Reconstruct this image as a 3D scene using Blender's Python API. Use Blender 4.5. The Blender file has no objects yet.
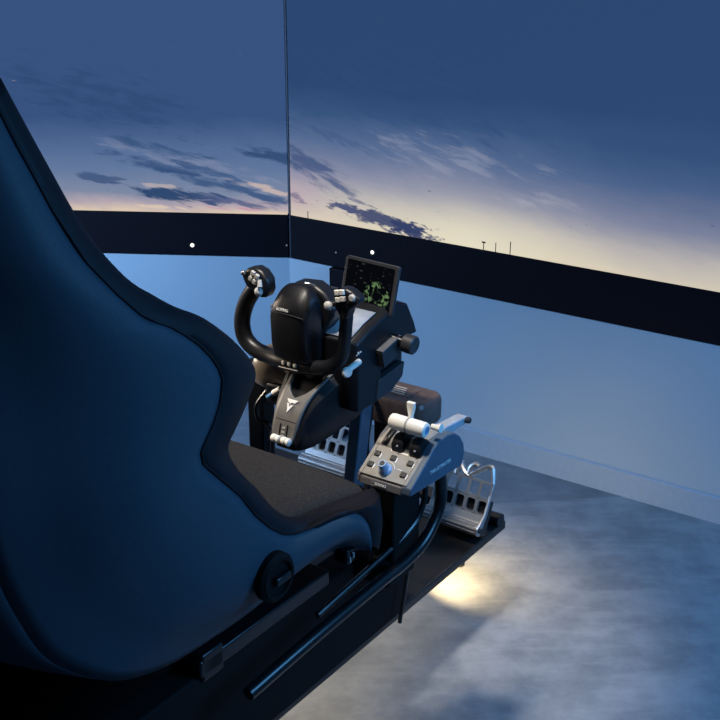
import bpy, bmesh, math, random
from mathutils import Vector, Matrix
random.seed(4)
SC = bpy.context.scene
COL = SC.collection
PI = math.pi

# ------------------------------------------------------------------ camera
cd = bpy.data.cameras.new('camera'); cam = bpy.data.objects.new('camera', cd); COL.objects.link(cam)
cam.location = (0, 0, 1.55)
cam.rotation_euler = (math.radians(90 - 21.25), 0, 0)
cd.sensor_width = 36; cd.lens = 1170 / 720 * 36; cd.clip_start = .02
SC.camera = cam
SC.view_settings.view_transform = 'Standard'; SC.view_settings.look = 'None'
SC.view_settings.gamma = 1; SC.view_settings.use_curve_mapping = False
SC.view_settings.exposure = 0
# ------------------------------------------------------------------ world and lights
w = bpy.data.worlds.new('world'); SC.world = w; w.use_nodes = True
bg = w.node_tree.nodes['Background']; bg.inputs[0].default_value = (.22, .34, .6, 1); bg.inputs[1].default_value = .06

# the rig stands turned 35 degrees to the camera: every length below is (right, forward, up) of the rig
ORG = Vector((-.109, 2.08, 0)); YAW = math.atan2(-.574, .819)
RIG = Matrix.Translation(ORG) @ Matrix.Rotation(YAW, 4, 'Z')

def area(name, loc, to, size, power, color, spread=180, size_y=None):
    l = bpy.data.lights.new(name, 'AREA'); l.energy = power; l.color = color; l.size = size
    if size_y: l.shape = 'RECTANGLE'; l.size_y = size_y
    l.spread = math.radians(spread)
    o = bpy.data.objects.new(name, l); COL.objects.link(o)
    a, b = RIG @ Vector(loc), RIG @ Vector(to)
    o.location = a; o.rotation_euler = (b - a).to_track_quat('-Z', 'Y').to_euler()
    return o
area('blue_wash_lamp', (-1.75, -.2, 1.0), (-1.0, 1.19, .25), .6, 10.5, (.40, .64, 1.0), 120)
area('blue_side_lamp', (1.75, .20, 1.5), (.1, .2, .4), .7, 23, (.12, .46, 1.0))
l = bpy.data.lights.new('ceiling_spot', 'SPOT'); l.energy = 165; l.color = (1, .91, .80); l.spot_size = math.radians(30); l.spot_blend = .7; l.shadow_soft_size = .12
o = bpy.data.objects.new('ceiling_spot', l); COL.objects.link(o); o.location = RIG @ Vector((.05, -.40, 2.5))
o.rotation_euler = (RIG @ Vector((.08, .02, .7)) - o.location).to_track_quat('-Z', 'Y').to_euler()
l = bpy.data.lights.new('side_spot', 'SPOT'); l.energy = 60; l.color = (1, .80, .58); l.spot_size = math.radians(22); l.spot_blend = .7; l.shadow_soft_size = .1
o = bpy.data.objects.new('side_spot', l); COL.objects.link(o); o.location = RIG @ Vector((-1.15, -.25, 1.05))
o.rotation_euler = (RIG @ Vector((-.10, .03, .70)) - o.location).to_track_quat('-Z', 'Y').to_euler()

# ------------------------------------------------------------------ materials
class NT:
    def __init__(s, name):
        s.m = bpy.data.materials.new(name); s.m.use_nodes = True; s.t = s.m.node_tree; s.n = s.t.nodes; s.l = s.t.links
        s.b = s.n['Principled BSDF']; s.out = s.n['Material Output']
    def put(s, sock, v):
        if isinstance(v, bpy.types.NodeSocket): s.l.new(v, sock)
        elif isinstance(v, (tuple, list)) and len(v) == 3 and sock.type == 'RGBA': sock.default_value = (*v, 1)
        else: sock.default_value = v
    def math(s, op, a, b=0., clamp=False):
        n = s.n.new('ShaderNodeMath'); n.operation = op; n.use_clamp = clamp; s.put(n.inputs[0], a); s.put(n.inputs[1], b); return n.outputs[0]
    def xyz(s):
        t = s.n.new('ShaderNodeTexCoord'); x = s.n.new('ShaderNodeSeparateXYZ'); s.l.new(t.outputs['Object'], x.inputs[0]); s.tc = t.outputs['Object']
        return x.outputs
    def vec(s, x, y, z=0.):
        n = s.n.new('ShaderNodeCombineXYZ'); s.put(n.inputs[0], x); s.put(n.inputs[1], y); s.put(n.inputs[2], z); return n.outputs[0]
    def noise(s, v, scale, detail=4., rough=.55, dist=0.):
        n = s.n.new('ShaderNodeTexNoise'); s.put(n.inputs['Vector'], v); n.inputs['Scale'].default_value = scale
        n.inputs['Detail'].default_value = detail; n.inputs['Roughness'].default_value = rough; n.inputs['Distortion'].default_value = dist
        return n.outputs[0]
    def ramp(s, f, stops):
        n = s.n.new('ShaderNodeValToRGB'); e = n.color_ramp.elements
        while len(e) < len(stops): e.new(.5)
        for k, (p, c) in zip(e, stops): k.position = p; k.color = (*(c if isinstance(c, (tuple, list)) else (c, c, c)), 1)
        s.put(n.inputs[0], f); return n.outputs[0]
    def step(s, f, a, b):
        n = s.n.new('ShaderNodeMapRange'); n.interpolation_type = 'SMOOTHSTEP'; s.put(n.inputs[0], f)
        n.inputs[1].default_value = a; n.inputs[2].default_value = b; return n.outputs[0]
    def mix(s, f, a, b, mode='MIX'):
        n = s.n.new('ShaderNodeMix'); n.data_type = 'RGBA'; n.blend_type = mode
        s.put(n.inputs[0], f); s.put(n.inputs[6], a); s.put(n.inputs[7], b); return n.outputs[2]
    def gauss(s, x, z, cx, cz, sx, sz, tilt=0.):
        dx = s.math('SUBTRACT', x, cx); dz = s.math('SUBTRACT', z, cz)
        if tilt: dz = s.math('SUBTRACT', dz, s.math('MULTIPLY', dx, tilt))
        a = s.math('DIVIDE', dx, sx); b = s.math('DIVIDE', dz, sz)
        q = s.math('ADD', s.math('MULTIPLY', a, a), s.math('MULTIPLY', b, b))
        return s.math('EXPONENT', s.math('MULTIPLY', q, -1.))
    def emit(s, c, k=1.):
        e = s.n.new('ShaderNodeEmission'); s.put(e.inputs[0], c); e.inputs[1].default_value = k; s.l.new(e.outputs[0], s.out.inputs[0])

def lin(*c): return tuple((v / 255 / 12.92) if v / 255 < .04045 else ((v / 255 + .055) / 1.055) ** 2.4 for v in c)
def plain(name, c, rough=.5, metal=0., spec=.5, var=.12, scale=60., bump=0., coat=0.):
    t = NT(name); o = t.xyz(); f = t.noise(t.tc, scale, 3.)
    col = t.ramp(f, [(.3, tuple(v * (1 - var) for v in c)), (.7, tuple(min(1, v * (1 + var)) for v in c))])
    t.put(t.b.inputs['Base Color'], col); t.b.inputs['Roughness'].default_value = rough; t.b.inputs['Metallic'].default_value = metal
    t.b.inputs['Specular IOR Level'].default_value = spec; t.b.inputs['Coat Weight'].default_value = coat
    if bump:
        b = t.n.new('ShaderNodeBump'); b.inputs['Strength'].default_value = bump; b.inputs['Distance'].default_value = .002
        s.l.new if False else t.l.new(t.noise(t.tc, scale * 6, 2.), b.inputs['Height']); t.l.new(b.outputs[0], t.b.inputs['Normal'])
    return t.m
def glow(name, c, k=1.):
    t = NT(name); t.emit(c, k); return t.m

M = {}
M['black'] = plain('black_plastic', (.006, .0065, .009), .42, spec=.4)
M['gloss'] = plain('gloss_black', (.004, .0045, .006), .22, spec=.5)
M['shell_black'] = plain('satin_black', (.010, .011, .014), .38)
M['charcoal'] = plain('charcoal_plastic', (.03, .031, .035), .45)
M['bezel'] = plain('dark_bezel', (.0045, .0045, .0095), .65, spec=.12)
M['tube'] = plain('black_powder_coat', (.006, .0065, .008), .3)
M['frame_grey'] = plain('blue_lit_grey', (.07, .105, .15), .4)  # grey cheek and post, with the blue side light put into the colour
M['panel'] = plain('grey_panel', (.14, .135, .13), .5)
M['panel_light'] = plain('light_grey_panel', (.27, .26, .24), .5)
M['top_grey'] = plain('pale_grey_plate', (.42, .42, .43), .45)
M['seam'] = plain('dark_slate_trim', (.03, .045, .07), .5)
M['lip'] = plain('grey_housing', (.12, .118, .125), .45)
M['white'] = plain('white_plastic', (.85, .83, .76), .35, var=.03)
M['print'] = plain('white_print', (.8, .8, .78), .5, var=.02)
M['grey_print'] = plain('grey_print', (.35, .35, .35), .5, var=.02)
M['button'] = plain('grey_button', (.55, .54, .52), .35, var=.04)
M['dark_button'] = plain('dark_button', (.02, .019, .017), .4)
M['blue'] = plain('blue_plastic', (.10, .28, .55), .35, var=.05)
M['knobblue'] = plain('pale_blue_knob', (.35, .48, .66), .3, var=.04)
M['alu'] = plain('brushed_aluminium', (.58, .58, .59), .36, metal=.88, var=.06)
M['steel'] = plain('steel', (.45, .46, .48), .3, metal=.9)
M['tan'] = plain('warm_lit_housing', (.24, .205, .165), .35)  # dark housing; the warm light on it is mixed into this tan
M['brown'] = plain('brown_black_case', (.10, .07, .062), .42, var=.25)
M['deck'] = plain('deck_plate', (.016, .014, .013), .4, var=.3, scale=25)
M['blue_fabric'] = plain('blue_leatherette', (.042, .068, .094), .6, var=.08, scale=180, bump=.1, spec=.3)
M['dark_fabric'] = plain('black_leatherette', (.0062, .0062, .0098), .6, var=.1, scale=200, bump=.15, spec=.25)
M['cushion'] = plain('charcoal_fabric', (.034, .032, .032), .9, var=.3, scale=260, bump=.5, spec=.1)
M['cable'] = plain('black_cable', (.006, .006, .007), .4)
M['rubber'] = plain('black_rubber', (.004, .004, .0045), .75, spec=.2)
M['led'] = glow('white_led', (1, .97, .9), 1.6)
M['led_dim'] = glow('dim_led', (.25, .26, .33), .6)
M['warm_led'] = glow('warm_led', (1, .78, .42), 6)

# wall paint
t = NT('blue_lit_wall'); t.xyz(); f = t.noise(t.tc, 2.2, 3.)
t.put(t.b.inputs['Base Color'], t.ramp(f, [(.3, (.42, .55, .68)), (.7, (.46, .585, .70))])); t.b.inputs['Roughness'].default_value = .55
t.b.inputs['Specular IOR Level'].default_value = .25
M['wall'] = t.m
M['skirting'] = plain('skirting_paint', (.40, .52, .66), .4, var=.04)
# floor
t = NT('concrete_floor'); x, y, z = t.xyz()
f = t.noise(t.tc, 9, 6., .65); g = t.noise(t.vec(t.math('MULTIPLY', x, 3.), t.math('MULTIPLY', y, 14.)), 1.3, 4., .6)
c = t.mix(t.step(f, .25, .8), (.22, .24, .27), (.40, .42, .46))
c = t.mix(t.math('MULTIPLY', t.step(g, .45, .75), .45), c, (.48, .48, .50))
joint = t.step(t.math('SUBTRACT', t.math('ADD', t.math('MULTIPLY', x, -.11), y), 2.845), -.004, .004)
c = t.mix(t.math('MULTIPLY', joint, .42), c, (.13, .145, .17))
t.put(t.b.inputs['Base Color'], c); t.b.inputs['Roughness'].default_value = .6
b = t.n.new('ShaderNodeBump'); b.inputs['Strength'].default_value = .25; b.inputs['Distance'].default_value = .004
t.l.new(t.noise(t.tc, 60, 4.), b.inputs['Height']); t.l.new(b.outputs[0], t.b.inputs['Normal'])
M['floor'] = t.m

# pictures of the evening sky shown on the two displays
def lay(t, x, z, c, nz, items):
    for cx, cz, sx, sz, tl, k, lo, hi, col in items:
        m = t.step(t.math('ADD', t.gauss(x, z, cx, cz, sx, sz, tl), nz), lo, hi)
        c = t.mix(t.math('MULTIPLY', m, k), c, lin(*col))
    return c
def fine(t, x, z, a, b, s_, gain, tilt):
    zz = t.math('SUBTRACT', z, t.math('MULTIPLY', x, tilt))
    return t.math('MULTIPLY', t.math('SUBTRACT', t.noise(t.vec(t.math('MULTIPLY', x, a), t.math('MULTIPLY', zz, b)), s_, 7., .62, .3), .5), gain)
def sky_front():
    t = NT('evening_sky_picture'); x, y, z = t.xyz()
    h = t.math('ADD', z, fine(t, x, z, 2., 6., 1.4, .10, -.15))
    c = t.ramp(t.math('DIVIDE', t.math('SUBTRACT', h, .637), .42),
               [(0, lin(226, 214, 192)), (.14, lin(204, 197, 190)), (.34, lin(146, 150, 174)), (.58, lin(94, 115, 154)), (.8, lin(58, 88, 132)), (1, lin(46, 74, 118))])
    c = t.mix(t.math('MULTIPLY', t.gauss(x, z, -.32, .635, .28, .11), .8), c, lin(240, 232, 205))
    c = t.mix(t.math('MULTIPLY', t.gauss(x, z, -.96, .70, .12, .06), .5), c, lin(190, 160, 182))
    c = t.mix(t.math('MULTIPLY', t.gauss(x, z, .35, .95, .45, .22), .55), c, lin(52, 82, 126))
    c = lay(t, x, z, c, fine(t, x, z, 5., 24., 1.5, 2.2, -.2), [(-.40, .88, .5, .10, -.05, .28, .75, 1.25, (182, 184, 200)), (-.1, .80, .3, .05, -.05, .2, .8, 1.3, (205, 205, 210))])
    c = lay(t, x, z, c, fine(t, x, z, 7., 26., 1.3, 2.2, -.3),
            [(-.88, .80, .17, .050, -.35, .85, .36, 1.0, (66, 88, 132)), (-.55, 1.05, .6, .16, -.1, .55, .6, 1.2, (50, 78, 124)), (-.80, .90, .25, .03, -.2, .5, .6, 1.1, (60, 86, 132))])
    c = lay(t, x, z, c, fine(t, x, z, 14., 44., 1.3, 2.4, -.12),
            [(-.93, .695, .05, .016, -.15, .6, .45, .8, (96, 92, 132)), (-.70, .715, .07, .008, -.15, .75, .5, .85, (110, 112, 142)),
             (-.61, .670, .20, .027, -.13, .95, .38, .70, (62, 74, 114)), (-.51, .654, .085, .026, -.14, .95, .42, .70, (54, 66, 108)), (-.76, .690, .10, .010, -.12, .8, .45, .8, (84, 92, 130))])
    t.emit(c, .92); return t.m
def sky_left():
    t = NT('evening_cloud_picture'); x, y, z = t.xyz()            # x runs from the outer end (negative) to the corner at 0
    h = t.math('ADD', z, fine(t, x, z, 2., 6., 1.6, .08, -.2))
    c = t.ramp(t.math('DIVIDE', t.math('SUBTRACT', h, .637), .30),
               [(0, lin(224, 204, 184)), (.08, lin(186, 172, 182)), (.2, lin(130, 142, 170)), (.45, lin(104, 126, 164)), (.7, lin(84, 110, 154)), (1, lin(58, 86, 132))])
    n = fine(t, x, z, 7., 34., 1.4, 2.3, -.2)
    c = lay(t, x, z, c, n, [(-.08, .722, .15, .016, -.26, .85, .45, .9, (206, 188, 182)), (-.43, .722, .10, .010, -.02, .7, .45, .85, (196, 182, 182)), (-.42, .655, .09, .008, -.05, .8, .45, .85, (226, 206, 186)),
                            (-.14, .652, .10, .007, -.02, .75, .4, .85, (204, 154, 178)), (-.3, .80, .5, .03, -.2, .35, .6, 1.1, (150, 156, 182))])
    n = fine(t, x, z, 8., 36., 1.3, 2.4, -.2)
    c = lay(t, x, z, c, n, [(-.22, .728, .30, .020, -.24, .9, .38, .95, (58, 88, 132)), (-.36, .692, .15, .024, -.08, .95, .36, .80, (40, 70, 112)), (-.16, .672, .19, .015, -.12, .8, .40, .9, (74, 90, 134)),
                            (-.40, .785, .22, .022, -.2, .8, .42, 1.0, (54, 82, 126)), (-.04, .822, .16, .024, -.2, .85, .40, .95, (46, 74, 116)), (-.40, .84, .20, .020, -.2, .7, .45, 1.0, (50, 80, 122)), (-.24, .768, .16, .016, -.24, .8, .42, .95, (60, 88, 132)),
                            (-.6, 1.0, .5, .12, -.2, .6, .6, 1.2, (46, 74, 118)), (-.6, .74, .12, .02, -.1, .7, .5, .9, (46, 74, 118))])
    t.emit(c, .92); return t.m
M['sky_front'] = sky_front(); M['sky_left'] = sky_left()
# the tablet's navigation picture
t = NT('navigation_picture'); x, y, z = t.xyz()
cx, cz = .022, .034
dx = t.math('SUBTRACT', x, cx); dz = t.math('SUBTRACT', z, cz)
d = t.math('SQRT', t.math('ADD', t.math('MULTIPLY', dx, dx), t.math('MULTIPLY', dz, dz)))
ring = t.math('MULTIPLY', t.step(d, .008, .016), t.step(d, .032, .026))
n = t.noise(t.tc, 95., 3., .6)
c = t.mix(t.math('MULTIPLY', ring, t.step(n, .50, .60)), (.002, .0025, .004), lin(96, 124, 82))
rows = t.step(t.math('ABSOLUTE', t.math('SUBTRACT', t.math('FRACT', t.math('MULTIPLY', z, 135.)), .5)), .24, .14)
wd = t.step(t.noise(t.vec(t.math('MULTIPLY', x, 75.), t.math('FLOOR', t.math('MULTIPLY', z, 135.))), 1., 1.), .56, .62)
c = t.mix(t.math('MULTIPLY', t.math('MULTIPLY', rows, wd), t.math('MULTIPLY', t.step(d, .032, .037), .15)), c, lin(120, 120, 118))
t.emit(c, 1.); M['nav'] = t.m

# ------------------------------------------------------------------ building helpers
class MB:
    def __init__(s): s.bm = bmesh.new()
    def grid(s, rows, close_u=False, close_v=False, flip=False):
        vs = [[s.bm.verts.new(p) for p in r] for r in rows]
        nr, nc = len(vs), len(vs[0])
        for i in range(nr if close_v else nr - 1):
            for j in range(nc if close_u else nc - 1):
                q = (vs[i][j], vs[i][(j + 1) % nc], vs[(i + 1) % nr][(j + 1) % nc], vs[(i + 1) % nr][j])
                try: s.bm.faces.new(q[::-1] if flip else q)
                except ValueError: pass
        return vs
    def loft(s, rings):
        vs = s.grid(rings, close_u=True)
        s.bm.faces.new(vs[0][::-1]); s.bm.faces.new(vs[-1]); return s
    def tube(s, pts, r, n=12, smooth=1, sq=1.):
        pts = [Vector(p) for p in pts]; rr = [r] * len(pts) if not isinstance(r, (list, tuple)) else list(r)
        if smooth and len(pts) > 2: pts, rr = spline(pts, rr, 6)
        rings = []; up = None
        for i, p in enumerate(pts):
            d = (pts[min(i + 1, len(pts) - 1)] - pts[max(i - 1, 0)]).normalized()
            if up is None: up = d.orthogonal().normalized()
            up = (up - d * up.dot(d)).normalized(); sd = d.cross(up)
            rings.append([p + (up * math.cos(a) + sd * math.sin(a) * sq) * rr[i] for a in [2 * PI * k / n for k in range(n)]])
        return s.loft(rings)
    def cyl(s, a, b, r, r2=None, n=20): return s.tube([a, b], [r, r if r2 is None else r2], n, 0)
    def lathe(s, base, axis, prof, n=24):
        base = Vector(base); ax = Vector(axis).normalized(); u = ax.orthogonal().normalized(); v = ax.cross(u)
        return s.loft([[base + ax * h + (u * math.cos(a) + v * math.sin(a)) * max(r, .0002) for a in [2 * PI * k / n for k in range(n)]] for r, h in prof])
    def box(s, c, size, rot=None):
        m = Matrix.Translation(c) @ (rot.to_4x4() if rot else Matrix()) @ Matrix.Diagonal((*size, 1))
        bmesh.ops.create_cube(s.bm, size=1, matrix=m); return s
    def prism(s, outline, fn):                      # fn(a, b, k) -> point, k = 0 or 1
        return s.loft([[fn(a, b, 0) for a, b in outline], [fn(a, b, 1) for a, b in outline]])
    def ball(s, c, r, sc=(1, 1, 1)):
        bmesh.ops.create_uvsphere(s.bm, u_segments=16, v_segments=10, radius=r, matrix=Matrix.Translation(c) @ Matrix.Diagonal((*sc, 1))); return s
    def build(s, name, mat, parent=None, bevel=0., seg=3, sub=0, solid=0., angle=35, base=None):
        bm = s.bm; bmesh.ops.recalc_face_normals(bm, faces=bm.faces)
        b = Vector(base) if base is not None else (parent_base(parent) if parent else Vector((0, 0, 0)))
        bmesh.ops.translate(bm, verts=bm.verts, vec=-b)
        me = bpy.data.meshes.new(name); bm.to_mesh(me); bm.free(); me.materials.append(M[mat])
        for p in me.polygons: p.use_smooth = True
        try: me.set_sharp_from_angle(angle=math.radians(angle))
        except Exception: pass
        o = bpy.data.objects.new(name, me); COL.objects.link(o); o['b'] = 0
        del o['b']
        BASE[o.name] = b
        if parent: o.parent = parent
        else:
            o.matrix_world = RIG @ Matrix.Translation(b)
        if solid: mo = o.modifiers.new('thickness', 'SOLIDIFY'); mo.thickness = solid; mo.offset = -1
        if bevel:
            mo = o.modifiers.new('edge', 'BEVEL'); mo.width = bevel; mo.segments = seg; mo.limit_method = 'ANGLE'; mo.angle_limit = math.radians(32)
            mo.harden_normals = False
        if sub: mo = o.modifiers.new('smooth', 'SUBSURF'); mo.levels = mo.render_levels = sub
        return o
BASE = {}
def parent_base(p): return BASE[p.name]
def spline(pts, rr, k):
    P, Q = [], []; n = len(pts)
    for i in range(n - 1):
        a, b, c, d = pts[max(i - 1, 0)], pts[i], pts[i + 1], pts[min(i + 2, n - 1)]
        for j in range(k):
            u = j / k
            P.append(.5 * ((2 * b) + (c - a) * u + (2 * a - 5 * b + 4 * c - d) * u * u + (3 * b - a - 3 * c + d) * u ** 3))
            Q.append(rr[i] * (1 - u) + rr[i + 1] * u)
    return P + [pts[-1]], Q + [rr[-1]]
def tag(o, label, cat=None, group=None, kind=None):
    o['label'] = label
    if cat: o['category'] = cat
    if group: o['group'] = group
    if kind: o['kind'] = kind
    return o
def thing(name, base, label, cat, group=None):
    o = bpy.data.objects.new(name, None); COL.objects.link(o); o.empty_display_size = .05
    o.matrix_world = RIG @ Matrix.Translation(base); BASE[o.name] = Vector(base)
    return tag(o, label, cat, group)
def struct(mb, name, mat, label=None, **k):
    o = mb.build(name, mat, **k); o['kind'] = 'structure'
    if label: o['label'] = label
    return o
def text(body, size, org, xd, yd, name, mat, parent, depth=.0006):
    """lettering as a thin mesh; org = lower left corner, xd / yd = reading and up direction (rig axes)"""
    cu = bpy.data.curves.new('lettering', 'FONT'); cu.body = body; cu.size = size; cu.extrude = depth
    to = bpy.data.objects.new('lettering', cu); COL.objects.link(to)
    dg = bpy.context.evaluated_depsgraph_get(); me = bpy.data.meshes.new_from_object(to.evaluated_get(dg))
    bpy.data.objects.remove(to); bpy.data.curves.remove(cu)
    xd = Vector(xd).normalized(); yd = Vector(yd); yd = (yd - xd * yd.dot(xd)).normalized(); zd = xd.cross(yd)
    m = Matrix((xd, yd, zd)).transposed().to_4x4(); m.translation = Vector(org) - parent_base(parent)
    me.transform(m); me.materials.clear(); me.materials.append(M[mat])
    o = bpy.data.objects.new(name, me); COL.objects.link(o); o.parent = parent; BASE[o.name] = parent_base(parent); return o
def rrect(w, h, r, n=5):
    pts = []
    for cx, cy, a0 in ((w / 2 - r, h / 2 - r, 0), (-w / 2 + r, h / 2 - r, 90), (-w / 2 + r, -h / 2 + r, 180), (w / 2 - r, -h / 2 + r, 270)):
        for k in range(n): a = math.radians(a0 + 90 * k / (n - 1)); pts.append((cx + r * math.cos(a), cy + r * math.sin(a)))
    return pts

# ------------------------------------------------------------------ room
fl = MB(); fl.box((0, 2.2, -.05), (9, 9, .1)); o = fl.build('floor', 'floor'); o['kind'] = 'structure'
o.matrix_world = Matrix()
CR = (-.975, 1.187)                                   # the corner of the two walls
LD = Vector((-.8651, -.5015, 0)).normalized(); LN = Vector((.5015, -.8651, 0)).normalized()   # left wall: away from the corner / into the room
def LWP(d, off, z): return Vector((CR[0], CR[1], 0)) + LD * d + LN * off + Vector((0, 0, z))
WS = [(0, 0), (0, .496), (.028, .496), (.028, 2.7), (.12, 2.7), (.12, 0)]      # the lower wall stands proud, the displays fill the step
m = MB(); m.prism(WS, lambda a, b, k: Vector((-.975 + 3.6 * k + (-.01 if k == 0 else 0), 1.187 + a, b))); struct(m, 'wall_front', 'wall', base=(0, 1.187, 0))
m = MB(); m.prism(WS, lambda a, b, k: LWP(-.004 + 2.4 * k, -a, b)); struct(m, 'wall_left', 'wall', base=LWP(0, 0, 0))
m = MB(); m.prism([(1.179, 0), (1.187, 0), (1.187, .076), (1.183, .078), (1.179, .074)], lambda a, b, k: Vector((-.97 + 3.5 * k, a, b))); struct(m, 'baseboard_front', 'skirting', base=(0, 1.18, 0))
m = MB(); m.prism([(.008, 0), (0, 0), (0, .076), (.004, .078), (.008, .074)], lambda a, b, k: LWP(.006 + 2.3 * k, a, b)); struct(m, 'baseboard_left', 'skirting', base=LWP(0, 0, 0))

# displays on the wall: picture, deep dark lower frame, thin side frames
Z0, Z1, ZT = .497, .637, 1.45
d = thing('wall_display', (-.25, 1.187, Z0), 'wide wall display showing a pale yellow sunset, right of the vertical seam', 'display', 'wall displays with a dusk sky')
m = MB(); m.box((-.25, 1.200, .5 * (Z1 + ZT)), (1.436, .018, ZT - Z1 + .004)); o = m.build('picture', 'sky_front', d)
o.location = (.25, 0, -Z0); o.data.transform(Matrix.Translation((-.25, 0, Z0)))    # picture coordinates in rig units
m = MB(); m.box((-.25, 1.200, .5 * (Z0 + Z1)), (1.446, .026, Z1 - Z0)); m.build('lower_frame', 'bezel', d, bevel=.002)
m = MB(); m.box((-.25, 1.202, ZT + .01), (1.446, .018, .02)); m.build('upper_frame', 'bezel', d, bevel=.002)
m = MB(); m.box((.475, 1.201, .5 * (Z1 + ZT)), (.010, .02, ZT - Z1)); m.build('side_frame', 'bezel', d, bevel=.002)
m = MB(); m.box((-.9705, 1.198, .5 * (Z0 + ZT)), (.0042, .022, ZT - Z0)); o = m.build('seam_strip', 'seam', d)
for px, h, wd in ((-.188, .037, .0022), (-.234, .027, .002), (-.273, .022, .002), (-.90, .022, .0022)):
    m = MB(); m.box((px, 1.1905, Z1 + h / 2), (wd, .0012, h))
    if wd == .002 and px < -.25: m.box((px, 1.1905, Z1 + h), (.012, .0012, .004))
    m.build('mast', 'bezel', d)
m = MB(); m.lathe((-.653, 1.187, .568), (0, -1, 0), [(.006, 0), (.006, .0012), (.005, .002)], 16); m.build('status_light', 'led', d)
m = MB(); m.lathe((-.79, 1.187, .545), (0, -1, 0), [(.003, 0), (.003, .001)], 12); m.build('sensor_dot', 'led_dim', d)
d = thing('wall_display', LWP(.72, 0, Z0), 'wide wall display showing streaky blue clouds, left of the vertical seam', 'display', 'wall displays with a dusk sky')
m = MB(); m.prism([(-.004 - 1.436, Z1 - .002), (-.004, Z1 - .002), (-.004, ZT), (-1.44, ZT)], lambda a, b, k: Vector((a, .004 + .018 * k, b)))
o = m.build('picture', 'sky_left', d, base=(0, 0, 0))
lw = Matrix((-LD, -LN, Vector((0, 0, 1)))).transposed().to_4x4(); lw.translation = Vector((CR[0], CR[1], 0))
o.matrix_local = Matrix.Translation(-parent_base(d)) @ lw
def lbox(d0, d1, o0, o1, z0, z1):
    m = MB(); m.prism([(d0, z0), (d1, z0), (d1, z1), (d0, z1)], lambda a, b, k: LWP(a, o0 + (o1 - o0) * k, b)); return m
lbox(.002, 1.446, -.026, 0, Z0, Z1).build('lower_frame', 'bezel', d, bevel=.002)
lbox(.002, 1.446, -.026, 0, ZT, ZT + .02).build('upper_frame', 'bezel', d, bevel=.002)
lbox(1.438, 1.446, -.026, 0, Z1, ZT).build('side_frame', 'bezel', d, bevel=.002)
m = MB(); m.lathe(LWP(.314, 0, .531), LN, [(.0065, 0), (.0065, .0012), (.005, .002)], 16); m.build('status_light', 'led', d)
m = MB(); m.lathe(LWP(.008, 0, .538), LN, [(.003, 0), (.003, .001)], 12); m.build('sensor_dot', 'led_dim', d)
# the dark stand leg of the display behind the tablet
d = thing('display_stand', (-.76, 1.15, 0), 'dark upright stand leg under the wall display, behind the tablet', 'stand')
m = MB(); m.box((-.732, 1.15, .255), (.095, .03, .51)); m.build('leg', 'bezel', d, bevel=.004)
m = MB(); m.box((-.732, 1.10, .006), (.14, .15, .012)); m.build('foot', 'bezel', d, bevel=.003)

# ------------------------------------------------------------------ rig frame
fr = thing('simulator_frame', (0, 0, 0), 'black tubular simulator frame and raised deck carrying seat and controls', 'frame')
m = MB(); m.prism([(-.50, -1.25), (.186, -1.25), (.186, .515), (-.50, .515)], lambda a, b, k: Vector((a, b, .198 + .022 * k))); m.build('deck', 'deck', fr, bevel=.004)
m = MB(); m.tube([(.06, .492, .228), (.186, .489, .231)], .016, 14, 0); m.build('deck_lip', 'deck', fr)
for x, y in ((-.10, .36), (-.10, -1.1), (-.42, .36), (-.42, -1.1)):
    m = MB(); m.cyl((x, y, .0), (x, y, .198), .022); m.build('foot', 'tube', fr, bevel=.003)
m = MB(); m.tube([(.085, .497, .199), (.085, .497, .100), (.084, .498, .074), (.066, .498, .068)], .005, 8); m.build('hook', 'tube', fr)
m = MB(); m.box((-.192, .10, .44), (.042, .042, .46)); m.build('post', 'tube', fr, bevel=.005)
m = MB(); m.prism([(0, 0), (.030, 0), (.030, .04), (0, .04)], lambda a, b, k: Vector((a - .058 + .040 * k, b + .18, .215 + .36 * k))); m.build('post', 'frame_grey', fr, bevel=.004)
m = MB(); m.box((-.09, .12, .588), (.21, .04, .03)); m.build('crossbeam', 'tube', fr, bevel=.004)
m = MB(); m.tube([(.29, .03, .60), (.29, .036, .563), (.29, .040, .517), (.29, .022, .482), (.29, -.022, .450), (.288, -.085, .436), (.285, -.155, .432), (.28, -.35, .42), (.27, -.5, .40)], .0115, 14); m.build('curved_arm', 'tube', fr)
m = MB(); m.tube([(.272, .01, .59), (.272, .012, .55), (.272, .010, .52), (.270, -.012, .488), (.266, -.055, .468), (.262, -.12, .455), (.255, -.30, .43)], .006, 10); m.build('inner_brace', 'tube', fr)
m = MB(); m.box((.165, -.36, .315), (.055, .88, .20)); m.build('side_rail', 'rubber', fr, bevel=.006)
m = MB(); m.box((-.285, -.42, .315), (.055, .76, .20)); m.build('side_rail', 'tube', fr, bevel=.006)
m = MB(); m.box((.245, -.045, .505), (.05, .09, .17)); m.box((.225, -.06, .41), (.09, .09, .05)); m.build('throttle_mount', 'rubber', fr, bevel=.005)
m = MB(); m.tube([(.207, -.022, .42), (.214, .05, .41), (.205, .085, .425), (.190, .122, .43)], .0028, 8); m.build('brace_wire', 'steel', fr)
m = MB(); m.tube([(.187, -.085, .435), (.192, -.065, .445), (.200, -.03, .435)], .004, 8); m.build('release_handle', 'steel', fr)
m = MB(); m.cyl((.165, .135, .445), (.19, .118, .438), .011); m.build('clamp_bolt', 'steel', fr, bevel=.001)
m = MB(); m.box((0, -.36, .43), (.40, .34, .03)); m.box((0, -.5, .43), (.40, .05, .05)); m.build('seat_bracket', 'tube', fr, bevel=.004)
m = MB(); m.box((.0, .10, .1945), (.04, .80, .007)); o = m.build('under_deck_light', 'warm_led', fr)
area('under_deck_glow', (.02, .46, .10), (.08, .62, 0), .10, .95, (1, .72, .34), 140, .05)
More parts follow.
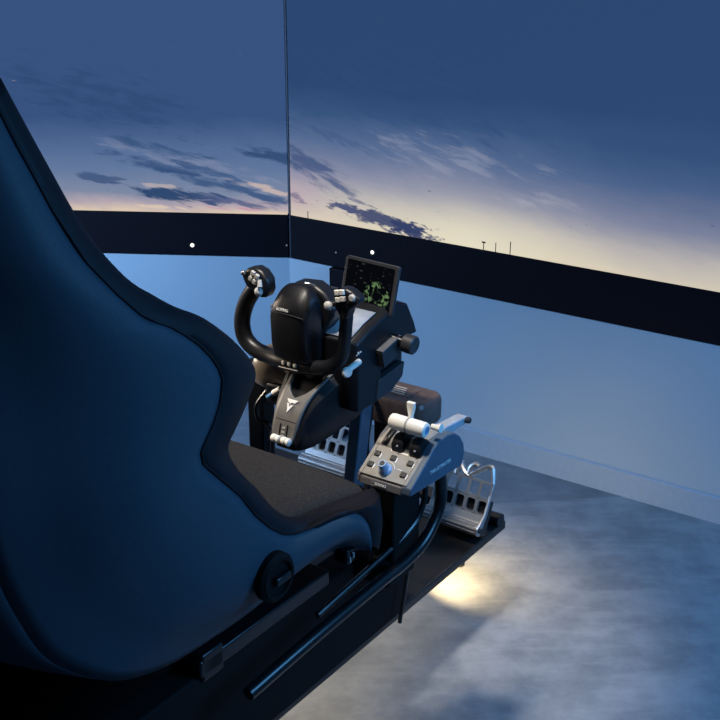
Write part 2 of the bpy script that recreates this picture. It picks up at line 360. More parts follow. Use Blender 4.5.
area('under_deck_glow', (.10, -.25, .15), (.30, -.15, 0), .3, .3, (1, .74, .38), 150, .06)

# ------------------------------------------------------------------ seat
A = [(.19, -.80, 1.36), (.215, -.775, 1.27), (.235, -.735, 1.17), (.25, -.69, 1.105), (.255, -.647, 1.061), (.258, -.617, 1.045), (.26, -.584, 1.021), (.26, -.551, .992), (.26, -.527, .961), (.26, -.516, .934), (.26, -.527, .892), (.26, -.55, .862), (.26, -.566, .842), (.26, -.557, .814), (.26, -.499, .755), (.26, -.456, .694), (.26, -.411, .647), (.26, -.374, .623), (.268, -.332, .617), (.28, -.267, .617), (.285, -.223, .602), (.285, -.193, .564), (.285, -.199, .528)]
B = [(.13, -.75, 1.36), (.155, -.715, 1.26), (.175, -.68, 1.17), (.19, -.635, 1.10), (.20, -.591, 1.065), (.205, -.553, 1.036), (.21, -.501, 1.008), (.21, -.44, .959), (.21, -.397, .911), (.21, -.389, .883), (.21, -.412, .854), (.21, -.434, .83), (.21, -.459, .796), (.21, -.441, .749), (.21, -.397, .687), (.21, -.357, .637), (.213, -.315, .608), (.222, -.272, .603), (.24, -.212, .607), (.257, -.131, .6), (.262, -.126, .572), (.264, -.131, .539), (.264, -.144, .484)]
CC = [(.13, -.90, 1.36), (.15, -.90, 1.27), (.165, -.895, 1.20), (.15, -.89, 1.14), (.15, -.885, 1.09), (.148, -.88, 1.05), (.146, -.875, 1.01), (.145, -.87, .97), (.145, -.865, .93), (.145, -.86, .89), (.145, -.855, .85), (.145, -.85, .80), (.148, -.84, .74), (.152, -.82, .67), (.16, -.78, .58), (.185, -.70, .51), (.19, -.60, .475), (.20, -.50, .475), (.21, -.40, .485), (.22, -.31, .508), (.23, -.25, .515), (.25, -.225, .515), (.27, -.205, .515)]
def dense(L, k=4): return spline([Vector(p) for p in L], [0] * len(L), k)[0]
A, B, CC = dense(A), dense(B), dense(CC)
seat = thing('racing_seat', (0, -.5, .44), 'blue and black racing seat with shaped side wings, nearest the camera', 'seat')
def mirror(p): return Vector((-p.x, p.y, p.z))
NV = 14
def side(sign):
    rows = []
    for a, c in zip(A, CC):
        r = []
        for j in range(NV + 1):
            v = j / NV; p = a.lerp(c, v)
            p.x = a.x + (c.x - a.x) * v ** 1.7 + .016 * math.sin(PI * min(1, v * 1.3))
            r.append(p if sign > 0 else mirror(p))
        rows.append(r)
    return rows
m = MB(); m.grid(side(1)); m.build('side_panel', 'blue_fabric', seat, angle=80, solid=.004)
m = MB(); m.grid(side(-1)); m.build('side_panel', 'blue_fabric', seat, angle=80, solid=.004)
m = MB(); m.grid([[c.lerp(mirror(c), j / 10) - Vector((0, .05 * math.sin(PI * j / 10), 0)) for j in range(11)] for c in CC[:64]]); m.build('back_panel', 'blue_fabric', seat, angle=80, solid=.004)
NRM = []
for i, (a, b) in enumerate(zip(A, B)):
    q = (A[min(i + 2, len(A) - 1)] - A[max(i - 2, 0)]).normalized().cross(b - a).normalized()
    NRM.append(-q if q.x < 0 else q)
NRM = [sum(NRM[max(i - 5, 0):i + 6], Vector((0, 0, 0))).normalized() for i in range(len(NRM))]
for sg in (1, -1):
    rows = []
    for i, (a, b) in enumerate(zip(A, B)):
        ch = (b - a); n_ = NRM[i]
        inn = Vector((-.06, -.03, 0)) if b.z > .70 else Vector((-.05, 0, -.03))
        r = [a + Vector((-.012, 0, 0)) - ch * .06]
        for j in range(9):
            v = j / 8; r.append(a + ch * v + n_ * (.016 * math.sin(PI * v) ** .7 if 0 < v < 1 else 0))
        r += [b + inn * .35 - ch * .03, b + inn * .8 - ch * .2, b + inn * 1.2 - ch * .5]
        rows.append(r if sg > 0 else [mirror(p) for p in r])
    m = MB(); m.grid(rows); m.build('bolster', 'dark_fabric', seat, angle=80, solid=.003)
    # piping where the blue panel meets the bolster
    m = MB(); m.tube([(p if sg > 0 else mirror(p)) + Vector((.001 * sg, 0, 0)) for p in A[::3]], .0022, 6, 0); m.build('piping', 'dark_fabric', seat)
# cushion: rows from front to back
rows = []
for s_, hw, zt in ((-.118, .245, .47), (-.112, .25, .52), (-.115, .252, .565), (-.124, .254, .588), (-.142, .254, .600), (-.20, .235, .606), (-.27, .215, .606), (-.34, .205, .604), (-.42, .20, .604), (-.52, .20, .606), (-.60, .20, .62)):
    rows.append([(hw * x, s_, zt + .010 * (1 - abs(x) ** 3) - (.02 if abs(x) == 1 else 0)) for x in [k / 8 for k in range(-8, 9)]])
m = MB(); m.grid(rows); m.build('cushion', 'cushion', seat, angle=80, solid=.02)
rows = []
for b in B[:58]:
    rows.append([(b.x * .93 * x, b.y - .05 - .09 * (1 - x * x) if b.z > .80 else -.55 - .05 * (1 - x * x), b.z) for x in [k / 8 for k in range(-8, 9)]])
rows.append([(.19 * x, -.56, .60) for x in [k / 8 for k in range(-8, 9)]])
m = MB(); m.grid(rows); m.build('backrest', 'dark_fabric', seat, angle=80, solid=.02)
m = MB(); m.box((0, -.82, 1.36), (.30, .12, .04)); m.build('top_edge', 'dark_fabric', seat, bevel=.018, seg=4)
m = MB(); m.lathe((.266, -.430, .578), (1, 0, 0), [(.041, 0), (.041, .012), (.035, .018), (.030, .018), (.028, .012), (.001, .012)], 28); hc = m.build('hinge_cover', 'rubber', seat)
m = MB(); m.box((.283, -.424, .576), (.010, .036, .014)); m.build('hinge_slot', 'gloss', hc, bevel=.003)
m = MB(); m.box((.255, -.222, .512), (.03, .022, .028)); rl = m.build('recline_switch', 'gloss', seat, bevel=.003)
m = MB(); m.box((.272, -.218, .513), (.003, .003, .010)); m.box((.272, -.228, .508), (.003, .003, .010)); m.build('switch_mark', 'grey_print', rl)

# ------------------------------------------------------------------ yoke unit
yk = thing('flight_yoke', (0, .06, .57), 'black flight yoke with twin horned grips on a grey fronted base', 'flight yoke')
def ring(hw0, hw1, z0, z1, s_, ch=.012):
    return [Vector((-hw0 + .006, s_, z0)), Vector((hw0 - .006, s_, z0)), Vector((hw0, s_, z0 + .010)), Vector((hw1 + .006, s_, z0 + (z1 - z0) * .55)), Vector((hw1 + .003, s_, z1 - ch)), Vector((hw1 - ch * .7, s_, z1)), Vector((-hw1 + ch * .7, s_, z1)), Vector((-hw1 - .003, s_, z1 - ch)), Vector((-hw1 - .006, s_, z0 + (z1 - z0) * .55)), Vector((-hw0, s_, z0 + .010))]
m = MB()
m.loft([ring(.022, .026, .586, .600, -.066, .004), ring(.026, .030, .578, .622, -.059, .008), ring(.031, .034, .574, .652, -.045), ring(.036, .042, .572, .676, -.022),
        ring(.042, .053, .574, .698, .01), ring(.050, .066, .584, .716, .05), ring(.062, .082, .600, .736, .10), ring(.066, .084, .620, .700, .15), ring(.070, .084, .645, .690, .195)])
m.build('base_body', 'black', yk, bevel=.003)
# grey front panel that splits into two arms round the column
path = [(-.0675, .594), (-.0615, .617), (-.048, .6525), (-.0225, .681), (.008, .7025), (.040, .7165), (.075, .729)]
pl = [-.026, -.028, -.028, -.029, -.032, -.036, -.040]; pr = [.023, .028, .033, .038, .046, .051, .055]
pp, _ = spline([Vector((a, b, 0)) for a, b in path], [0] * 7, 6); ll, _ = spline([Vector((a, b, 0)) for a, b in zip(pl, pr)], [0] * 7, 6)
def gap(i): 
    u = (i - 16.5) / 7.
    return 0 if u <= 0 else math.sqrt(max(0, 1 - (1 - min(1, u)) ** 2))
m = MB()
L_, R_ = [], []
for i, (p, q) in enumerate(zip(pp, ll)):
    mid = .5 * (q.x + q.y); hw = .5 * (q.y - q.x); g = gap(i) * (hw - .0052) 
    L_.append([(q.x + (mid - g - q.x) * k / 5, p.x - .001, p.y + .0025) for k in range(6)])
    R_.append([(mid + g + (q.y - mid - g) * k / 5, p.x - .001, p.y + .0025) for k in range(6)])
m.grid(L_); m.grid(R_); bmesh.ops.remove_doubles(m.bm, verts=m.bm.verts, dist=1e-5)
fp = m.build('front_panel', 'panel', yk, solid=.006, angle=60)
def on_panel(i): p = pp[i]; q = pp[i + 1]; d_ = (q - p).normalized(); return Vector((0, p.x - .001, p.y + .0025)), Vector((0, d_.x, d_.y)), Vector((0, -d_.y, d_.x))
# arrow mark
o_, u_, n_ = on_panel(13); u_ = (on_panel(17)[0] - on_panel(11)[0]).normalized(); n_ = Vector((0, -u_.z, u_.y))
def mark(pts):
    mm = MB(); mm.prism(pts, lambda a, b, k: o_ + Vector((a, 0, 0)) + u_ * b + n_ * (.0015 + .0008 * k)); return mm
m = mark([(-.009, .015), (.017, .015), (.012, .0085), (.003, .0085), (.001, .0045), (-.001, .0085), (-.004, .0085)])
m2 = mark([(-.006, .0065), (-.002, .0065), (.002, -.001), (.0045, .004), (.0085, .004), (.0105, .0065), (.001, -.012), (-.001, -.0045)])
me_ = bpy.data.meshes.new('tmp'); m2.bm.to_mesh(me_); m.bm.from_mesh(me_)
m.build('arrow_emblem', 'print', fp)
m = MB(); a_, ua, na = on_panel(9); m.box(a_ + na * .0005 + Vector((.002, 0, 0)), (.05, .0008, .0012)); m.build('panel_seam', 'lip', fp)
a_, ua, na = on_panel(5); ua = (on_panel(8)[0] - on_panel(2)[0]).normalized(); na = Vector((0, -ua.z, ua.y))
rot = Matrix((Vector((1, 0, 0)), ua, na)).transposed()
for dx in (-.0085, .0085):
    m = MB(); m.box(a_ + Vector((dx, 0, 0)) + na * .0012, (.0028, .030, .0012), rot); m.build('slider_slot', 'gloss', fp)
m = MB()
for k in range(3): m.box(a_ + ua * (.008 - .008 * k) + na * .0012, (.007, .0045, .0012), rot)
m.build('scale_marks', 'grey_print', fp)
for dx in (-.0165, .0075):
    c_ = Vector((dx + .008, -.0765, .604))
    m = MB(); m.lathe(c_ + Vector((-.010, 0, 0)), (1, 0, -.05), [(.006, 0), (.0075, .002), (.008, .009), (.0062, .011), (.0075, .013), (.008, .018), (.005, .020)], 16)
    m.build('throttle_slider', 'white', yk)
# column
m = MB(); m.tube([(-.004, .045, .69), (-.006, .035, .73), (-.008, .022, .79)], [.034, .031, .028], 18); m.build('column', 'gloss', yk)
# horn shaped wheel
m = MB(); m.tube([(-.098, -.004, .876), (-.118, -.003, .856), (-.139, 0, .825), (-.149, 0, .790), (-.143, 0, .757), (-.118, 0, .738), (-.08, 0, .731), (-.04, -.006, .730), (0, -.006, .731), (.04, -.003, .735), (.069, 0, .744), (.089, 0, .765), (.098, 0, .800), (.102, 0, .835), (.106, -.003, .862)],
                 [.0165, .0165, .0165, .0165, .0165, .0165, .016, .0155, .0155, .015, .0145, .0135, .0125, .0125, .0125], 16)
horn = m.build('horn', 'shell_black', yk)
# hub
hubp = [(-.026, .744), (-.035, .775), (-.037, .838), (-.030, .862), (-.006, .886), (.008, .891), (.020, .882), (.026, .84), (.024, .744)]
m = MB(); n_h = 7
rows = []
for k in range(n_h):
    v = k / (n_h - 1); x = -.053 + .085 * v; e = abs(2 * v - 1) ** 4
    rows.append([Vector((x, a * (1 - .12 * e), b - .022 * e * max(0, (b - .80) / .09))) for a, b in hubp])
m.loft(rows); hub = m.build('hub', 'black', yk, bevel=.007, seg=4)
m = MB(); m.prism([(-.036, .882), (.012, .886), (.040, .872), (.062, .848), (.060, .830), (.034, .79), (.026, .72), (-.03, .72)], lambda a, b, k: Vector((a - .008, .026 + .040 * k, b))); m.build('hub_back', 'shell_black', yk, bevel=.008, seg=3)
text('BOEING', .0078, (-.032, -.0375, .8465), (1, 0, 0), (0, .28, .96), 'maker_lettering', 'print', hub)
m = MB(); m.tube([(-.0420 + .0045 * math.cos(a), -.0378, .851 + .0045 * math.sin(a)) for a in [PI * 2 * k / 12 for k in range(13)]], .0007, 6, 0); m.tube([(-.046, -.038, .847), (-.042, -.0385, .8525), (-.038, -.038, .857)], .0006, 6); m.build('maker_emblem', 'grey_print', hub)
m = MB(); m.tube([(-.050, -.033, .8385), (-.01, -.0375, .842), (.03, -.0355, .8395)], .0008, 6); m.build('hub_crease', 'charcoal', hub)
m = MB(); m.tube([(.004, .006, .894), (.012, .010, .8935), (.021, .016, .888)], .0014, 6); m.build('hub_glint', 'steel', hub)  # steel sliver standing in for a glint on the hub's top edge
for x in (-.031, -.017, -.003):
    m = MB(); m.lathe((x, -.0205, .7355), (0, -1, .25), [(.0042, 0), (.0042, .0015), (.003, .002)], 14); m.build('indicator', 'print', horn)
m = MB(); m.tube([(-.042, -.0218, .7255), (.003, -.0218, .7265)], .0011, 6, 0); m.build('indicator_line', 'print', horn)
# grips
lg = [(-.128, .893), (-.113, .909), (-.095, .914), (-.078, .909), (-.064, .894), (-.063, .872), (-.070, .857), (-.085, .856), (-.098, .867), (-.117, .871)]
m = MB(); m.loft([[Vector((.5 * (a - .095) + -.095, -.024, .885 + .5 * (b - .885))) if False else Vector((a, -.024 + .030 * k, b)) for a, b in lg] for k in (0, 1)]); gl = m.build('grip', 'shell_black', yk, bevel=.007, seg=3)
rg = [(.087, .88), (.089, .898), (.1, .911), (.116, .916), (.131, .911), (.151, .9), (.146, .89), (.127, .875), (.12, .856), (.105, .854), (.097, .867)]
rg = [(a * .92 + .0085, b - .004) for a, b in rg]
m = MB(); m.prism(rg, lambda a, b, k: Vector((a, -.024 + .026 * k, b))); gr = m.build('grip', 'shell_black', yk, bevel=.006, seg=3)
def btn(c, w_, h_, ang, parent, mat='button', name='button'):
    mm = MB(); mm.box((c[0], -.0265, c[1]), (w_, .007, h_), Matrix.Rotation(ang, 3, 'Y')); return mm.build(name, mat, parent, bevel=.0015)
for c in ((-.100, .893), (-.094, .904), (-.091, .888), (-.0845, .899)): btn(c, .0085, .0095, .5, gl)
m = MB(); m.prism([(-.106, .893), (-.094, .911), (-.079, .905), (-.073, .892), (-.084, .880), (-.094, .884)], lambda a, b, k: Vector((a, -.0235 - .0015 * k, b))); m.build('button_plate', 'gloss', gl)
m = MB(); m.tube([(-.079, -.026, .893), (-.075, -.031, .881)], [.004, .005], 10, 0); m.build('thumb_stick', 'button', gl)
m = MB(); m.ball((-.081, -.028, .870), .009, (1, .8, 1)); m.build('thumb_ball', 'button', gl)
m = MB(); m.ball((-.120, -.024, .899), .0055); m.build('side_button', 'steel', gl)
for c in ((.1015, .902), (.1125, .9045), (.1035, .889), (.1145, .8925)): btn(c, .0098, .010, -.15, gr, 'white')
m = MB(); m.prism([(.094, .885), (.094, .902), (.103, .911), (.116, .911), (.120, .898), (.118, .884), (.105, .880)], lambda a, b, k: Vector((a, -.0235 - .0015 * k, b))); m.build('button_plate', 'gloss', gr)
m = MB(); m.prism([(.122, .884), (.131, .908), (.150, .8985), (.146, .892)], lambda a, b, k: Vector((a, -.024 - .002 * k, b))); tp = m.build('trim_plate', 'charcoal', gr, bevel=.001)
m = MB(); m.lathe((.135, -.0255, .898), (0, -1, 0), [(.007, 0), (.007, .003), (.005, .005)], 16); m.build('trim_button', 'button', tp)
m = MB(); m.ball((.081, -.026, .873), .0088, (1, .8, 1)); m.build('thumb_ball', 'button', gr)
m = MB(); m.cyl((.081, -.022, .873), (.099, -.01, .880), .006); m.build('ball_stalk', 'shell_black', gr)
# upper housing behind the wheel
uh = [(.030, .786), (.080, .806), (.130, .819), (.166, .832), (.202, .822), (.228, .777), (.240, .750), (.178, .752), (.110, .752), (.110, .650), (.080, .646), (.030, .646)]
m = MB(); m.loft([[Vector((x, a + (.01 if abs(x) > .09 else 0), b - (.006 if abs(x) > .09 else 0))) for a, b in uh] for x in (-.100, -.086, .086, .100)]); m.build('upper_housing', 'black', yk, bevel=.004)
m = MB(); m.prism([(.036, .7895), (.080, .8075), (.126, .820)], lambda a, b, k: Vector((-.080 + .166 * k, a, b))) if False else m.grid([[(x, a, b) for x in (-.08, .0, .086)] for a, b in ((.036, .7905), (.080, .8085), (.120, .8185))]); m.build('top_plate', 'top_grey', yk, solid=-.002)
m = MB(); m.box((.055, .16, .72), (.07, .10, .07)); m.build('inner_core', 'gloss', yk, bevel=.004)
m = MB(); m.box((.104, .135, .738), (.022, .062, .034), Matrix.Rotation(.22, 3, 'X')); pk = m.build('side_box', 'charcoal', yk, bevel=.002)
m = MB(); m.box((.104, .133, .7575), (.024, .066, .003), Matrix.Rotation(.22, 3, 'X')); m.build('box_edge', 'lip', pk)
m = MB(); m.cyl((.098, .160, .757), (.132, .165, .752), .011); kn = m.build('knob_shaft', 'gloss', yk, bevel=.001)
m = MB(); m.lathe((.122, .168, .752), (1, 0, -.1), [(.016, 0), (.019, .002), (.019, .022), (.0165, .0245), (.001, .0245)], 24); m.build('trim_knob', 'charcoal', kn)
# side tray that sweeps up to the back
m = MB(); m.prism([(.10, .645), (.157, .649), (.194, .668), (.201, .697), (.108, .687)], lambda a, b, k: Vector((.088 + .014 * k, a, b))); m.build('side_tray', 'charcoal', yk, bevel=.002)
# landing gear lever on the right flank
m = MB(); m.lathe((.094, .008, .737), (.85, -.5, .1), [(.002, -.03), (.004, 0), (.0095, .003), (.0105, .009), (.008, .012), (.001, .0125)], 18)
m.tube([(.100, .010, .741), (.102, .028, .7455), (.102, .042, .7475)], [.0055, .0065, .0062], 12, 0); m.build('gear_lever', 'white', yk)
m = MB()
for k, (dy, dz) in enumerate(((0, 0), (.006, .001), (.012, .003), (.004, .004))): m.box((.1008, .036 + dy, .7615 + dz), (.001, .004, .0025))
m.build('gear_marking', 'print', yk)
# left housing with the flap lever
m = MB(); m.lathe((-.060, .06, .672), (-1, -.25, .28), [(.040, 0), (.043, .02), (.046, .05), (.043, .075), (.030, .090), (.001, .094)], 28); lh = m.build('lever_housing', 'tan', yk)
m = MB(); m.lathe((-.105, .020, .665), (-.3, -1, .1), [(.008, 0), (.008, .006), (.005, .008)], 14); m.build('cover_screw', 'charcoal', lh)
m = MB(); m.box((-.075, .04, .648), (.05, .07, .045)); m.build('lever_base', 'black', yk, bevel=.006)
m = MB(); m.tube([(-.056, .0, .668), (-.074, -.0, .655)], [.0065, .0065], 12, 0); fl_ = m.build('flap_lever', 'white', yk)
m = MB(); m.tube([(-.074, .0, .655), (-.090, .0, .642)], [.005, .0045], 12, 0); m.build('flap_tip', 'blue', fl_)

# ------------------------------------------------------------------ tablet
tb = thing('tablet', (.054, .135, .822), 'tablet showing a green navigation map, standing on the yoke base', 'tablet')
tilt = Matrix.Rotation(-.20, 3, 'X')
def tl(x, y, z): return Vector((.0435, .144, .8095)) + tilt @ Vector((x + z * .05, y, z * .96 + x * -.03))
m = MB(); m.prism([(a, b + .0515) for a, b in rrect(.126, .103, .006)], lambda a, b, k: tl(a, .008 * k, b)); m.build('casing', 'charcoal', tb, bevel=.0012)
m = MB(); m.prism([(a, b + .0515) for a, b in rrect(.110, .090, .002)], lambda a, b, k: Vector((a, -.0006 - .0006 * k, b))); so = m.build('screen', 'nav', tb, base=(0, 0, 0))
bm_ = Matrix(((1, 0, .05, 0), (0, 1, 0, 0), (-.03, 0, .96, 0), (0, 0, 0, 1)))
so.matrix_local = Matrix.Translation(Vector((.0435, .144, .8095)) - parent_base(tb)) @ tilt.to_4x4() @ bm_
m = MB(); m.box((.03, .132, .813), (.05, .012, .010), Matrix.Rotation(-.3, 3, 'X')); m.build('holder_clip', 'black', tb, bevel=.002)

# ------------------------------------------------------------------ throttle quadrant
tq = thing('throttle_quadrant', (.275, -.04, .595), 'grey throttle quadrant with white lever handle and blue knob, beside the seat', 'throttle quadrant')
prof = [(-.1345, .6055), (-.132, .619), (-.100, .6405), (-.076, .6565), (-.062, .668), (-.040, .677), (-.012, .678), (.012, .672), (.032, .658), (.046, .638), (.049, .618), (.041, .595)]
pf, _ = [Vector((a, b, 0)) for a, b in prof], 0
m = MB(); m.prism(prof, lambda a, b, k: Vector((.312 + .02 * k, a, b))); m.build('side_cheek', 'frame_grey', tq, bevel=.003)
m = MB(); m.prism(prof, lambda a, b, k: Vector((.22 + .006 * k, a, b))); m.build('side_cheek', 'lip', tq, bevel=.002)
m = MB(); m.prism([(a, b - .003) for a, b in prof], lambda a, b, k: Vector((.2255 + .087 * k, a, b))); m.build('body', 'lip', tq, bevel=.002)
ud = Vector((0, .846, .533)).normalized(); nd = Vector((0, -.533, .846)).normalized(); rotq = Matrix((Vector((1, 0, 0)), ud, nd)).transposed()
def qp(r, t_, h=0.): return Vector((r, -.133, .6185)) + ud * t_ - Vector((0, 0, 0)) + nd * h + Vector((r * 0, 0, 0))
m = MB(); m.prism([(a + .271, b + .039) for a, b in rrect(.100, .070, .002)], lambda a, b, k: qp(a, b, -.002 + .004 * k)); fpq = m.build('face_panel', 'panel_light', tq, bevel=.001)
for x in (.2275, .3145):
    m = MB(); m.tube([qp(x, .006, .0022), qp(x, .070, .0022)], .0007, 6, 0); m.build('panel_groove', 'dark_button', fpq)
# rounded hump behind the panel
hp = [Vector((0, -.078, .657)), Vector((0, -.060, .668)), Vector((0, -.037, .6765)), Vector((0, -.012, .679)), Vector((0, .010, .671))]
m = MB(); m.grid([[(x, p.y, p.z) for x in (.222, .24, .27, .30, .313)] for p in hp]); m.build('lever_hood', 'panel_light', tq, solid=.008)
for x, wd in ((.2395, .012),):
    m = MB(); m.grid([[(x - wd / 2, p.y, p.z + .0025), (x + wd / 2, p.y, p.z + .0025)] for p in hp[:4]]); m.build('lever_slot', 'black', tq, solid=-.0006)
for x in (.270, .3065):
    m = MB(); m.lathe((x - .013, -.063, .6615), (1, 0, 0), [(.018, 0), (.0205, .003), (.0205, .020), (.018, .024), (.001, .024)], 24); dw = m.build('lever_hub', 'black', tq)
    m = MB(); m.lathe((x + .002, -.0845, .667), (0, -1, .3), [(.002, 0), (.002, .0015), (.001, .002)], 10); m.build('hub_screw', 'grey_print', dw)
    m = MB(); m.box((x, -.062, .690), (.008, .012, .03)); m.build('lever_arm', 'gloss', tq, bevel=.002)
c0, c1 = Vector((.248, -.070, .7055)), Vector((.3235, -.070, .7045))
m = MB(); m.lathe(c0, c1 - c0, [(.009, 0), (.0132, .003), (.014, .008), (.014, .036), (.014, .040), (.014, .068), (.0132, .073), (.0095, .0755), (.0075, .0755), (.007, .071), (.001, .071)], 28); hd = m.build('thrust_handle', 'white', tq)
m = MB(); m.lathe(c0 + (c1 - c0).normalized() * .036, c1 - c0, [(.0144, 0), (.0144, .004)], 28); m.build('handle_ring', 'grey_print', hd)
m = MB(); m.lathe(c0 + (c1 - c0).normalized() * .0712, c1 - c0, [(.0068, 0), (.007, .002), (.0028, .003), (.001, .003)], 20); m.build('end_button', 'blue', hd)
m = MB(); m.loft([[Vector((.279 + a, -.052 + b, z)) for a, b in rrect(w_, d_, .002, 3)] for z, w_, d_ in ((.707, .007, .008), (.718, .009, .009), (.731, .015, .009), (.741, .016, .008))]); m.build('speedbrake_handle', 'white', tq, bevel=.001)
m = MB(); m.tube([(.278, -.045, .67), (.279, -.052, .71)], .004, 8, 0); m.build('speedbrake_arm', 'gloss', tq)
m = MB(); m.tube([(.318, -.045, .702), (.327, -.045, .7025), (.337, -.045, .703)], [.005, .0055, .008], 14, 0); m.build('flap_handle', 'white', tq)
m = MB(); m.prism([(-.02, .655), (-.02, .672), (.02, .676), (.094, .670), (.101, .662), (.095, .655)], lambda a, b, k: Vector((.288 + .022 * k, a, b))); ba = m.build('flap_arm', 'knobblue', tq, bevel=.003)
ba.data.materials.clear(); ba.data.materials.append(plain('blue_grey_metal', (.5, .54, .6), .35, metal=.3))
m = MB(); m.lathe((.308, .090, .6625), (1, -.2, .2), [(.006, 0), (.006, .010), (.004, .012)], 14); m.build('arm_bolt', 'charcoal', ba)
for r_, t_ in ((.2365, .0485), (.2355, .0245), (.270, .0485), (.3055, .0475), (.3050, .0225)):
    m = MB(); m.box(qp(r_, t_, .003), (.0105, .0105, .004), rotq); b_ = m.build('push_button', 'dark_button', fpq, bevel=.0012)
    m = MB(); m.box(qp(r_ + .0078, t_ - .002, .0023), (.002, .010, .0006), rotq); m.build('button_mark', 'print', fpq)
m = MB(); m.lathe(qp(.268, .0225, .002), nd, [(.0125, 0), (.0125, .003), (.0105, .006), (.0095, .007), (.008, .018), (.0072, .0205), (.001, .0205)], 24); kb = m.build('selector_knob', 'knobblue', fpq)
m = MB(); m.lathe(qp(.268, .0225, .0224), nd, [(.005, 0), (.005, .0008), (.001, .0008)], 16); m.build('knob_cap', 'charcoal', kb)
m = MB(); m.box(qp(.275, .0625, .0023), (.036, .003, .0006), rotq); m.build('panel_title', 'print', fpq)
m = MB(); m.tube([qp(.268 + .017 * math.cos(a), .0225 + .017 * math.sin(a), .0023) for a in [math.radians(k) for k in range(20, 165, 12)]], .0006, 6, 0); m.box(qp(.293, .030, .0023), (.012, .0014, .0006), rotq); m.build('selector_scale', 'print', fpq)
lipn = Vector((0, -.021, -.006))
text('BOEING', .0064, (.2585, -.1349, .6085), (1, 0, 0), (0, .18, 1), 'maker_lettering', 'print', tq)
m = MB(); m.tube([(.2535 + .0034 * math.cos(a), -.1346 + .0006 * math.sin(a), .6105 + .0034 * math.sin(a)) for a in [PI * 2 * k / 12 for k in range(13)]], .0004, 6, 0); m.build('maker_emblem', 'grey_print', tq)
text('THRUSTMASTER', .0098, (.3322, -.072, .6225), (0, 1, -.03), (0, .03, 1), 'side_lettering', 'print', tq)
m = MB(); m.box((.262, -.045, .592), (.05, .09, .012)); m.build('mount_foot', 'black', tq, bevel=.002)

# ------------------------------------------------------------------ case behind the throttle
cs = thing('equipment_case', (.045, .295, .52), 'dark brown rounded equipment case behind the throttle quadrant', 'case')
m = MB(); m.loft([[Vector((.036 + a, .297 + b, z)) for a, b in rrect(w_, d_, .022, 5)] for z, w_, d_ in ((.520, .146, .094), (.530, .154, .100), (.572, .154, .100), (.582, .144, .092))]); m.build('shell', 'brown', cs, bevel=.003)
m = MB(); m.box((.02, .30, .5825), (.09, .05, .002)); m.build('lid_plate', 'brown', cs, bevel=.0008)
m = MB()
for k in range(4): m.box((.012 + .006 * k, .292 - .010 * k + .02, .584), (.050 - .004 * k, .0025, .001))
m.build('lid_ribs', 'button', cs)
m = MB(); m.box((-.005, .30, .37), (.045, .04, .30)); m.build('support_post', 'tube', cs, bevel=.004)

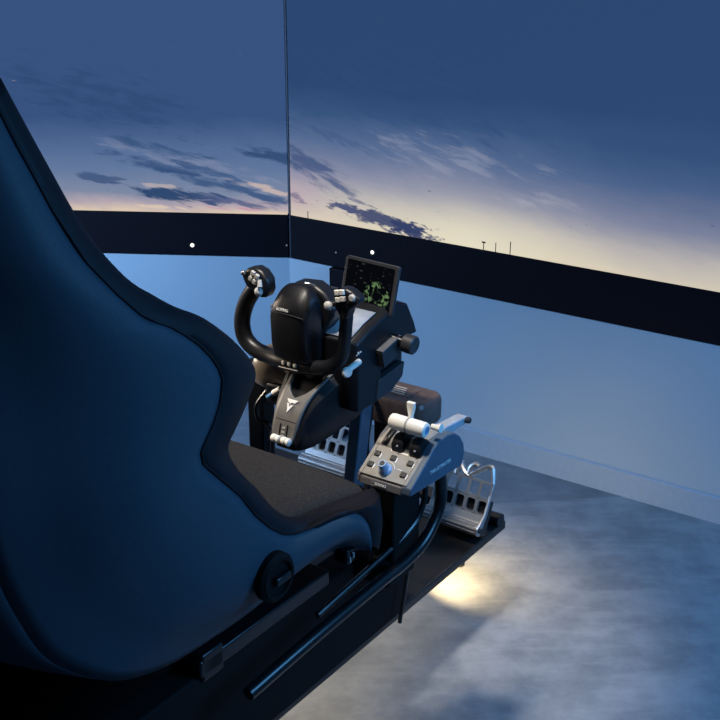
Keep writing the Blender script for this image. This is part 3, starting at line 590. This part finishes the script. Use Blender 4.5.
# ------------------------------------------------------------------ rudder pedals
def window_cell(mb, f_, x0, x1, y0, y1, bx, by, r, th):
    o_ = []; i_ = []
    cx, cy = (x0 + x1) / 2, (y0 + y1) / 2
    inner = rrect(x1 - x0 - 2 * bx, y1 - y0 - 2 * by, r, 4)
    for a, b in inner:
        i_.append((cx + a, cy + b)); k = max(abs(a) / ((x1 - x0 - 2 * bx) / 2), abs(b) / ((y1 - y0 - 2 * by) / 2))
        o_.append((cx + (a / k) * (x1 - x0) / (x1 - x0 - 2 * bx), cy + (b / k) * (y1 - y0) / (y1 - y0 - 2 * by)))
    rings = [[f_(a, b, 0) for a, b in o_], [f_(a, b, 0) for a, b in i_], [f_(a, b, th) for a, b in i_], [f_(a, b, th) for a, b in o_]]
    mb.grid(rings, close_u=True, close_v=True)
def make_pedal(parent, origin, yaw, W=.145, n=5):
    rz = Matrix.Rotation(yaw, 3, 'Z'); rx = Matrix.Rotation(-.45, 3, 'X')
    og = Vector(origin)
    def f(x, y, d=0.): return og + rz @ (rx @ Vector((x, d, y)))
    m = MB()
    pw = W / n
    for k in range(n):
        window_cell(m, f, k * pw, (k + 1) * pw, .044, .080, .0042, .0045, .005, .008)
        window_cell(m, f, k * pw, (k + 1) * pw, .080, .120, .0038, .0045, .004, .008)
    m.prism([(0, .022), (W, .022), (W, .044), (0, .044)], lambda a, b, k: f(a, b, .008 * k - (.0 if b > .04 else .004)))
    pd = m.build('pedal', 'alu', parent, angle=40)
    m = MB(); m.tube([f(-.004, .012, -.008), f(W - .004, .012, -.008)], .0125, 20, 0)
    m.tube([f(-.004, .025, -.006), f(W - .004, .025, -.006)], .005, 12, 0); m.build('heel_bar', 'alu', pd, bevel=.001)
    m = MB(); m.lathe(f(W - .002, .012, -.010), rz @ Vector((1, 0, 0)), [(.006, 0), (.006, .006), (.004, .004), (.001, .004)], 14); m.build('heel_bolt', 'dark_button', pd)
    m = MB(); m.prism([(.002, .118), (-.004, .044), (-.022, .014), (-.018, .0), (-.004, -.002), (.008, .044), (.008, .118)], lambda a, b, k: f(W - .004 + .005 * k, b, a)); m.build('side_flange', 'alu', pd, bevel=.001)
    m = MB(); j = W * .55
    arcs = [[(j - .030, .150), (j - .026, .140), (j - .014, .127), (j, .121)],
            [(j - .034, .118), (j - .034, .140), (j - .030, .150)],
            [(j - .003, .121), (j - .002, .140), (j + .008, .150), (j + .018, .148)],
            [(j + .002, .122), (j + .017, .135), (j + .036, .150), (j + .046, .153), (j + .053, .149), (W - .003, .118)]]
    for a in arcs: m.tube([f(x, y, .004) for x, y in a], .0062, 8)
    m.tube([f(j - .010, .121, .004), f(j + .010, .121, .004)], .006, 8, 0)
    m.build('toe_crown', 'alu', pd)
    m = MB()
    for yy, dd in ((.019, -.0195), (.012, -.0212), (.005, -.0195)): m.tube([f(0, yy, dd), f(W - .006, yy, dd)], .0014, 6, 0)
    m.build('heel_grip', 'steel', pd)
    m = MB(); m.prism([(.004, -.002), (W - .008, -.002), (W - .008, .079), (.004, .079)], lambda a, b, k: f(a, b, .012 + .03 * k)); m.build('pedal_base', 'tube', pd, bevel=.003)
ps = thing('rudder_pedals', (-.08, .44, .222), 'pair of aluminium rudder pedals with cut-out windows on the dark deck', 'rudder pedals')
make_pedal(ps, (.047, .384, .243), -.03)
make_pedal(ps, (-.352, .440, .243), -.02, .145)
m = MB(); m.box((-.085, .50, .232), (.44, .05, .02)); m.build('pedal_crossbar', 'tube', ps, bevel=.003)

# ------------------------------------------------------------------ cables
def cable(pts, r, label):
    m = MB(); m.tube(pts, r, 8); o = m.build('cable', 'cable', None, base=pts[-1]); return tag(o, label, 'cable', 'loose black cables')
cable([(-.02, .25, .60), (-.005, .24, .55), (-.012, .235, .47), (.0, .225, .38), (-.01, .22, .30), (.01, .20, .2235)], .004, 'thin black cable hanging beside the blue-grey post under the yoke')
cable([(-.13, .045, .63), (-.145, .03, .60), (-.142, .03, .57), (-.125, .04, .56), (-.14, .07, .50), (-.15, .075, .40), (-.15, .07, .30), (-.15, .06, .2235)], .0045, 'black cable looping beside the left frame post')
cable([(.24, -.06, .58), (.235, -.10, .50), (.24, -.05, .43), (.245, .01, .43), (.22, .05, .40), (.215, .04, .30), (.215, .02, .2235)], .004, 'black cable drooping from the throttle quadrant inside the curved arm')
